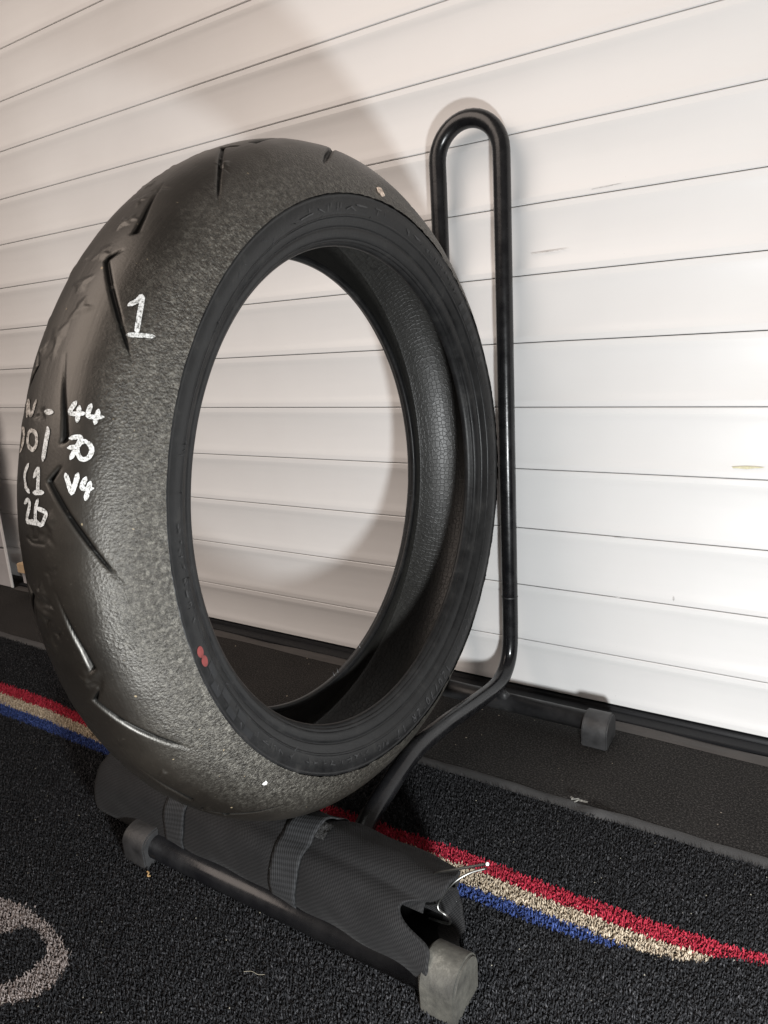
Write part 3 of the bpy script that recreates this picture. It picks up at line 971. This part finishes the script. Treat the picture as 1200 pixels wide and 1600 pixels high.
worn_marks(1.95, 1.42, 0.2385, 0.2450, 5, 1, 0.0010)
worn_marks(1.30, 1.16, 0.2380, 0.2440, 2, 2, 0.0010)
worn_marks(1.12, 0.82, 0.2395, 0.2440, 9, 3)
worn_marks(5.62, 5.24, 0.2405, 0.2440, 10, 4)
worn_marks(4.46, 4.05, 0.2380, 0.2430, 8, 5)
worn_marks(3.80, 4.00, 0.2390, 0.2440, 4, 6)
worn_marks(3.02, 3.30, 0.2385, 0.2420, 8, 7)
def flagpatch(name, a, b_, ra, rb, mat):
    n = 8
    V = []; F = []
    for i in range(n + 1):
        t = a + (b_ - a) * i / n
        for j in range(3):
            V.append((t, ra + (rb - ra) * j / 2))
    for i in range(n):
        for j in range(2):
            F.append((i * 3 + j, (i + 1) * 3 + j, (i + 1) * 3 + j + 1, i * 3 + j + 1))
    V = np.array(V)
    mesh_np(name, sidepoint(V[:, 0], V[:, 1], 0.0003), np.array(F), mat, tyre)
for k in range(6):
    a = 3.44 + k * 0.052
    ra, rb = ((.2372, .2428), (.2428, .2475))[k % 2]
    flagpatch('flag_square', a, a + 0.05, ra, rb, M_PATCH)
for k in range(6):
    a = 0.76 - k * 0.058
    flagpatch('flag_square', a, a - 0.030, .2375, .2475, M_PATCH)
# red dots
for (t, r__) in ((3.385, .2440), (3.418, .2434)):
    V = [(t, r__)]; F = []
    n = 20
    for k in range(n):
        a = 2 * np.pi * k / n
        V.append((t + math.cos(a) * 0.0042 / r__, r__ + math.sin(a) * 0.0030))
        F.append((0, 1 + k, 1 + (k + 1) % n))
    V = np.array(V)
    mesh_np('red_paint_dot', sidepoint(V[:, 0], V[:, 1], 0.0005), np.array(F), M_RED, tyre)
# moulding hairs: near sidewall ticks and the ones sticking out past the far bead
V = []; F = []
def hair(p, d, l, w=0.0004):
    p = np.array(p, float); d = np.array(d, float); d /= np.linalg.norm(d)
    s_ = np.cross(d, [0.3, 0.5, 0.81]); s_ /= np.linalg.norm(s_); t_ = np.cross(d, s_)
    b0 = len(V)
    for k in range(3):
        a = k * 2.094
        V.append(p + w * (math.cos(a) * s_ + math.sin(a) * t_))
    V.append(p + d * l)
    for k in range(3):
        F.append((b0 + k, b0 + (k + 1) % 3, b0 + 3))
for k in range(70):
    t = random.uniform(0, 2 * np.pi); rd = random.choice([.2405, .2440, .2355]) + random.uniform(-.0015, .0015)
    p = sidepoint(np.array([t]), np.array([rd]), 0.0)[0]
    hair(p, (0.35, random.uniform(-1, 1), random.uniform(-1, 1)), random.uniform(.003, .006))
for k in range(26):
    t = k * 2 * np.pi / 26 + random.uniform(-.02, .02)
    for q in (0, 1):
        tt = t + q * 0.03
        p = np.array([-.0375, .2139 * math.cos(tt), .2139 * math.sin(tt) + TR])
        if 4.8 < tt % 6.2832 < 6.28:
            hair(p, (-0.3, -math.cos(tt) + random.uniform(-.3, .3), -math.sin(tt)), random.uniform(.0045, .0075), 0.0005)
mesh_np('moulding_hairs', V, np.array(F), M_EMB, tyre, kind='stuff')

# debris stuck to the tread
def pebble(name, theta, s, size, mat, label, cat, seed, flat=0.5):
    r = np.random.default_rng(seed)
    p = surf(np.array([theta]), np.array([s]), 0.0008)[0]
    wp = tyre.matrix_world @ Vector(p)
    n1, n2 = 7, 10
    V = []
    for i in range(n1):
        f = math.pi * i / (n1 - 1)
        for j in range(n2):
            a = 2 * math.pi * j / n2
            k = size * (1 + r.uniform(-.35, .35)) if 0 < i < n1 - 1 else size * .8
            V.append((k * math.sin(f) * math.cos(a), k * math.sin(f) * math.sin(a), k * math.cos(f) * flat))
    F = grid_faces(n1, n2, wrap_v=True)
    o = mesh_np(name, V, F, mat, None)
    q = surf(np.array([theta]), np.array([s]), 0.01)[0]
    nrm = (tyre.matrix_world @ Vector(q) - wp).normalized()
    o.location = wp
    o.rotation_euler = nrm.to_track_quat('Z', 'Y').to_euler()
    tag(o, label, cat)
    return o
M_PETAL = simple('pinkish_white_debris', (0.72, 0.55, 0.45), 0.6, nscale=260, namp=0.5)
pebble('stuck_debris', 1.440, .0104, 0.0052, M_PETAL, 'pinkish white crumb stuck high on the tyre shoulder', 'debris', 3, 0.35)
pebble('stuck_chip', 3.9235, .0158, 0.0022, M_TIP, 'tiny white chip stuck low on the tyre shoulder', 'chip', 5, 0.5)

# ------------------------------------------------------------------ stand
st = tag(empty('tyre_stand', (-0.40, -0.13, 0)), 'black tubular steel tyre stand with tall hairpin back and rubber feet', 'stand')
OX, OY = -0.40, -0.13
def lp(pts):
    return [(x - OX, y - OY, z) for x, y, z in pts]
XR, XL, YH = -0.3995, -0.4945, -0.0345
rails = [(-0.556, .016), (-0.535, .0135), (-0.505, .0135), (-0.478, .022), (-0.462, .038), (-0.445, .051), (-0.425, .0590), (-0.400, .0665), (-0.372, .0735), (-0.345, .0785), (-0.318, .0790), (-0.28, .0750), (-0.247, .0710), (-0.19, .0615), (-0.140, .0540), (-0.108, .0500), (-0.082, .0500), (-0.060, .0570), (-0.044, .0720), (-0.0365, .0930), (-0.0345, .1200), (-0.0340, .145)]
pr = catmull([(XR, y, z) for y, z in rails], 6)
plf = catmull([(XL, y, z) for y, z in rails], 6)
up_r = [(XR, YH + .0005, z) for z in np.linspace(.172, .768, 12)]
cx = (XR + XL) / 2; hr = (XR - XL) / 2
arc = [(cx + hr * math.cos(a), YH, .7940 + (hr + 0.000) * math.sin(a)) for a in np.linspace(0, math.pi, 19)]
up_l = [(XL, YH + .0005, z) for z in np.linspace(.768, .172, 12)]
path = np.array(lp(list(map(tuple, pr)) + up_r + arc + up_l + list(map(tuple, plf[::-1]))))
tube('hairpin_tube', path, 0.0119, M_TUBE, st, 24)
# slip joint rings low on each leg
for x in (XR, XL):
    a = np.linspace(0, 2 * np.pi, 28, endpoint=False)
    tube('joint_ring', lp([(x, YH, .1705), (x, YH, .1712), (x, YH, .1724), (x, YH, .1730)]), [0.0120, 0.0125, 0.0125, 0.0120], M_BAR, st, 24)
tube('foot_bar', lp([(-0.625, -0.556, .0215), (-0.45, -0.556, .0215), (-0.25, -0.556, .0215)]), 0.0135, M_TUBE, st, 24)
tube('foot_bar', lp([(-0.63, -0.0880, .0245), (-0.45, -0.0880, .0245), (-0.245, -0.0880, .0245)]), 0.0135, M_BAR, st, 24)
# weld blobs where the tubes meet the bars
for (x, y, z) in ((XR + .012, -0.0930, .0370), (XL - .012, -0.0930, .0370)):
    r = np.random.default_rng(int(abs(x) * 1e4))
    V = []
    n1, n2 = 8, 12
    for i in range(n1):
        f = math.pi * i / (n1 - 1)
        for j in range(n2):
            a = 2 * math.pi * j / n2
            k = 0.0062 * (1 + r.uniform(-.2, .2))
            V.append((x - OX + k * math.sin(f) * math.cos(a) * 1.5, y - OY + k * math.sin(f) * math.sin(a), z + k * math.cos(f) * 1.3))
    mesh_np('weld', V, grid_faces(n1, n2, wrap_v=True), M_BAR, st, smooth=True)
def footprof(cy, zc, hw_, top, bottom, front_slope=0.0):
    pts = [(cy - hw_ * 0.96, bottom), (cy + hw_ * 0.96, bottom)]
    for a in np.linspace(-0.15, math.pi + 0.15, 34):
        pts.append((cy + hw_ * math.cos(a), zc + (top - zc) * max(-1, math.sin(a))))
    return pts
prism_x('rubber_foot', footprof(-0.5525 - OY, .028, .0240, .0510, .0025), -0.2630 - OX, -0.2280 - OX, M_FOOT, st, bevel=0.0022, smooth=True)
prism_x('rubber_foot', footprof(-0.556 - OY, .026, .0200, .0430, .0025), -0.648 - OX, -0.612 - OX, M_FOOT2, st, bevel=0.0015, smooth=True)
prism_x('rubber_foot', footprof(-0.0930 - OY, .020, .0240, .0440, .0005), -0.2640 - OX, -0.2290 - OX, M_FOOT2, st, bevel=0.0018, smooth=True)
prism_x('rubber_foot', footprof(-0.0930 - OY, .020, .0240, .0440, .0005), -0.6450 - OX, -0.6100 - OX, M_FOOT2, st, bevel=0.0018, smooth=True)

# ------------------------------------------------------------------ canvas tool roll
RY, RZ, RR = -0.510, 0.0465, 0.0445
XA, XB = -0.735, -0.262
ROX = -0.5
roll = tag(empty('tool_roll', (ROX, RY, 0.002)), 'rolled black canvas tool roll with two straps lying under the tyre', 'tool roll')
roll.rotation_euler = (0, -0.010, -0.020)
roll.location = (ROX, RY - 0.0030, 0.0035)
def roll_r(x, ph):
    """radius of the outer cloth at x and angle ph (degrees)"""
    t = np.clip((x - XA) / (XB - XA), 0, 1)
    r = RR * np.ones_like(ph)
    cph = 122 + 6 * t - 6
    d = (ph - cph + 180) % 360 - 180
    crease = (0.0022 + 0.0060 * np.clip((x + 0.44) / 0.17, 0, 1) ** 1.6)
    r = r - crease * np.exp(-(d / 9.0) ** 2)
    r = r + 0.0016 * np.exp(-((d - 30) / 22) ** 2) + 0.0014 * np.exp(-((d + 26) / 18) ** 2)
    r = r - 0.0035 * np.clip(d / 60, 0, 1) * (d > 0) * (d < 100) * 0.3
    # light drape and puckers
    r = r + 0.0011 * np.sin(x * 37 + ph * 0.05) + 0.0007 * np.sin(x * 83 - ph * 0.11) + 0.0005 * np.sin(ph * 0.14 + x * 11)
    r = r + 0.0050 * np.clip((x + 0.56) / 0.22, 0, 1) * np.exp(-(((ph - 192 + 180) % 360 - 180) / 48) ** 2)
    r = r + 0.0012 * np.sin((ph - 40) * 0.055 + x * 60) * np.clip((x + 0.42) / 0.1, 0, 1)
    for xs_ in (-0.583, -0.419):
        r = r - 0.0022 * np.exp(-((x - xs_) / 0.022) ** 2)
    # squarer section
    r = r * (1 + 0.035 * np.cos(np.radians(4 * (ph - 30))))
    # flat where it lies on the mat
    z = r * np.sin(np.radians(ph))
    r = np.where(z < -(RR - 0.003), r * (RR - 0.003) / np.maximum(-z, 1e-6), r)
    return r
nph = 180
PHI = np.arange(nph) * 2.0
def bellp(c, w):
    return np.exp(-(((PHI - c + 180) % 360 - 180) / w) ** 2)
RIM = -0.257 - 0.035 * bellp(142, 23) + 0.004 * bellp(185, 20) - 0.014 * bellp(-10, 50) - 0.008 * bellp(30, 40) + 0.006 * bellp(92, 22) + 0.006 * bellp(238, 30) + 0.0018 * np.sin(np.radians(PHI * 7)) + 0.0012 * np.sin(np.radians(PHI * 13 + 40))
XS = -0.370
V = []; UVl = []; inner_from = 0
def addrow(xx, r, shade=0):
    ph = np.radians(PHI)
    z = np.maximum(RZ - 0.002 + r * np.sin(ph), 0.0016)
    V.append(np.stack([xx - ROX, r * np.cos(ph), z], 1))
    UVl.append(np.stack([xx + 0.0 * PHI, PHI / 360 * 2 * np.pi * RR], 1))
for k in range(10):
    f = k / 9.0
    x = XA + 0.018 - 0.018 * math.cos(f * math.pi / 2)
    addrow(np.full(nph, x), roll_r(x, PHI) * (0.62 + 0.38 * math.sin(f * math.pi / 2)))
for x in np.linspace(XA + 0.021, XS, 130):
    addrow(np.full(nph, x), roll_r(x, PHI))
def end_r(xx, t):
    """cloth radius over the last stretch: gathers, a lobe on top, a drape at the lower front"""
    r = np.array([roll_r(min(a, -0.262), np.array([p]))[0] for a, p in zip(xx, PHI)])
    ph = np.radians(PHI)
    fold = 0.6 * np.sin(3 * ph + 0.9) + 0.45 * np.sin(5 * ph + 2.1) + 0.3 * np.sin(11 * ph) + 0.2 * np.sin(17 * ph + 1)
    r = r * (1 - 0.035 * t * t * fold)
    r = r * (1 + 0.16 * t ** 2 * bellp(200, 24) - 0.14 * t ** 2 * bellp(126, 13) + 0.05 * t ** 2 * bellp(96, 18) - 0.10 * t ** 2 * bellp(20, 30))
    return r
for k in range(1, 37):
    t = k / 36.0
    xx = XS + (RIM - XS) * t
    addrow(xx, end_r(xx, t))
rim_r = end_r(RIM, 1.0)
for k in range(1, 9):
    a = math.pi * k / 8
    addrow(RIM + 0.0022 * math.sin(a), rim_r - 0.0022 * (1 - math.cos(a)))
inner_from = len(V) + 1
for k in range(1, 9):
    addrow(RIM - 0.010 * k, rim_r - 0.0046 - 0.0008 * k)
nr = len(V)
F = grid_faces(nr, nph, wrap_v=True)
body = mesh_np('canvas_body', np.concatenate(V), F, M_CANVAS, roll, smooth=True, uv=np.concatenate(UVl))
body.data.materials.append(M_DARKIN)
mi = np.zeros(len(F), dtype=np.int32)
mi[inner_from * nph:] = 1  # deeper inner rings coloured black for the shade in the mouth
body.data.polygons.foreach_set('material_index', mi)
# black disc standing in for the shade deep in the mouth, and end disc
def disc_x(name, x, r, mat, parent, n=32, dome=0.0):
    V = [(x - ROX - dome, 0, RZ - .002)] + [(x - ROX, r * math.cos(2 * math.pi * k / n), RZ - .002 + r * math.sin(2 * math.pi * k / n)) for k in range(n)]
    return mesh_py(name, V, [(0, 1 + k, 1 + (k + 1) % n) for k in range(n)], mat, parent)
disc_x('inner_shade_disc', -0.345, 0.036, M_DARKIN, roll)
o = disc_x('end_tuck', XA + 0.0005, 0.0275, M_CANVAS, roll, dome=0.004)
# inner layers of cloth glimpsed in the mouth
for q, (rad_, a0, a1, xo) in enumerate(((0.0290, 20, 150, -0.010), (0.0200, -60, 120, -0.006))):
    V = []; UVl = []
    nx_, na = 10, 46
    for i in range(nx_):
        x = XB - 0.07 + (0.07 + xo) * i / (nx_ - 1)
        for j in range(na):
            a = math.radians(a0 + (a1 - a0) * j / (na - 1))
            r_v = rad_ * (1 + 0.12 * math.sin(3 * a + q)) * (1 - 0.12 * j / na)
            V.append((x + 0.004 * math.sin(2 * a + q) * i / nx_ - ROX, r_v * math.cos(a) + 0.004, RZ + r_v * math.sin(a)))
            UVl.append((x, a * rad_))
    o = mesh_np('inner_layer', V, grid_faces(nx_, na), M_CANVAS, roll, smooth=True, uv=UVl)
    md = o.modifiers.new('thickness', 'SOLIDIFY'); md.thickness = 0.0014
# loose second fold at the far left end
V = []; UVl = []
for i in range(12):
    x = XA + 0.004 + 0.10 * i / 11
    for j in range(14):
        a = math.radians(15 + 75 * j / 13)
        rr_ = RR + 0.006 + 0.0012 * math.sin(x * 90 + j)
        V.append((x - ROX, rr_ * math.cos(a) * 1.05, RZ + rr_ * math.sin(a)))
        UVl.append((x, a * RR))
o = mesh_np('folded_flap', V, grid_faces(12, 14), M_CANVAS, roll, smooth=True, uv=UVl)
md = o.modifiers.new('thickness', 'SOLIDIFY'); md.thickness = 0.002
# straps
def strap(x0, x1, slope, name='strap'):
    V = []; UVl = []
    na, nw = 120, 9
    for i in range(na):
        ph = -75 + (285 + 75) * i / (na - 1)
        for j in range(nw):
            w = j / (nw - 1)
            x = x0 + (x1 - x0) * w + slope * (ph - 120) / 100
            r = roll_r(np.array(x), np.array([float(ph)]))[0] + 0.0017 + 0.0005 * math.sin(math.pi * w) + 0.0005 * math.sin(ph * .09)
            r += 0.003 * math.exp(-((ph - 75) / 18) ** 2) * (0.4 + 0.6 * w)
            a = math.radians(ph)
            V.append((x - ROX, r * math.cos(a), max(RZ - .002 + r * math.sin(a), 0.0008)))
            UVl.append((x, a * RR))
    o = mesh_np(name, V, grid_faces(na, nw), M_WEB, roll, smooth=True, uv=UVl)
    md = o.modifiers.new('thickness', 'SOLIDIFY'); md.thickness = 0.0014; md.offset = 0
    return o
strap(-0.598, -0.567, 0.002)
s2 = strap(-0.436, -0.402, -0.003)
V = []; UVl = []
for i in range(9):
    for j in range(6):
        ph = 84 + 24 * i / 8; x = -0.403 + 0.014 * j / 5
        r = roll_r(np.array(x), np.array([float(ph)]))[0] + 0.0012 + random.uniform(0, .0016)
        a = math.radians(ph)
        V.append((x - ROX, r * math.cos(a), RZ - .002 + r * math.sin(a)))
mesh_np('velcro_patch', V, grid_faces(9, 6), M_VELCRO, roll)

# wires poking from the mouth of the roll
def wire(name, pts, rad, label, tip=False):
    P = catmull(pts, 8)
    base = P.mean(0)
    root = tag(empty(name, tuple(base)), label, 'wire')
    tube('wire_shaft', P - base, rad, M_WIRE, root, 10)
    if tip:
        n1, n2 = 8, 12
        V = [( 0.0016 * math.sin(math.pi * i / 7) * math.cos(2 * math.pi * j / 12), 0.0016 * math.sin(math.pi * i / 7) * math.sin(2 * math.pi * j / 12), 0.0016 * math.cos(math.pi * i / 7)) for i in range(8) for j in range(12)]
        V = np.array(V) + (P[-1] - base)
        mesh_np('tip', V, grid_faces(8, 12, wrap_v=True), M_TIP, root, smooth=True)
wire('bent_wire', [(-.300, -.500, .035)] + [(-0.2773, -0.5147, 0.0573), (-0.277, -0.5195, 0.0682), (-0.2763, -0.5215, 0.079), (-0.2742, -0.5234, 0.0916), (-0.2684, -0.5234, 0.1002), (-0.2559, -0.5234, 0.1079), (-0.2449, -0.5224, 0.1137), (-0.2212, -0.5195, 0.1255)],
     0.0012, 'long bent steel wire with pale tip sticking out of the tool roll', tip=True)
wire('hooked_wire', [(-0.2313, -0.5, 0.1024), (-0.244, -0.5078, 0.0984), (-0.2541, -0.5176, 0.0925), (-0.2628, -0.5234, 0.08), (-0.2673, -0.5258, 0.0708), (-0.2663, -0.5277, 0.066), (-0.2596, -0.5268, 0.0621), (-0.258, -0.5224, 0.0537), (-0.2646, -0.5157, 0.0416)] + [(-.290, -.504, .026)],
     0.0011, 'short hooked wire below the long one in the mouth of the tool roll')

# ------------------------------------------------------------------ crumbs on the mat
M_TWIG = simple('tan_crumb', (0.50, 0.33, 0.15), 0.7, nscale=300)
M_FIBRE = simple('pale_fibre', (0.30, 0.28, 0.22), 0.7)
def fleck(name, pts, rad, mat, label, cat):
    P = catmull(pts, 6)
    base = P.mean(0)
    o = tube(name, P - base, rad, mat, None, 6)
    o.location = tuple(base)
    tag(o, label, cat)
fleck('dry_crumb', [(-.6045, -.5790, .0078), (-.6010, -.5800, .0085), (-.5985, -.5835, .0082), (-.5955, -.5830, .0088)], 0.0009, M_TWIG, 'tan twig crumb on the mat beside the left rubber foot', 'crumb')
fleck('pale_fibre', [(-.4200, -.6230, .0080), (-.4130, -.6200, .0092), (-.4060, -.6195, .0088), (-.4000, -.6165, .0090)], 0.00018, M_FIBRE, 'thin pale fibre curl on the black mat near the front', 'fibre')
V = []; F = []
r_ = np.random.default_rng(77)
for k in range(260):
    x = r_.uniform(-1.2, 0.2); y = r_.uniform(-.85, -.27); s_ = r_.uniform(.0003, .0009)
    b0 = len(V); a = r_.uniform(0, 6.28)
    z = r_.uniform(.0072, .0085)
    for q in range(3):
        V.append((x + s_ * math.cos(a + q * 2.1), y + s_ * math.sin(a + q * 2.1), z))
    V.append((x, y, z + s_))
    F += [(b0, b0 + 1, b0 + 3), (b0 + 1, b0 + 2, b0 + 3), (b0 + 2, b0, b0 + 3)]
mesh_np('lint_specks', V, np.array(F), M_FIBRE, None, kind='stuff')['label'] = 'fine pale lint specks scattered over the black mat'
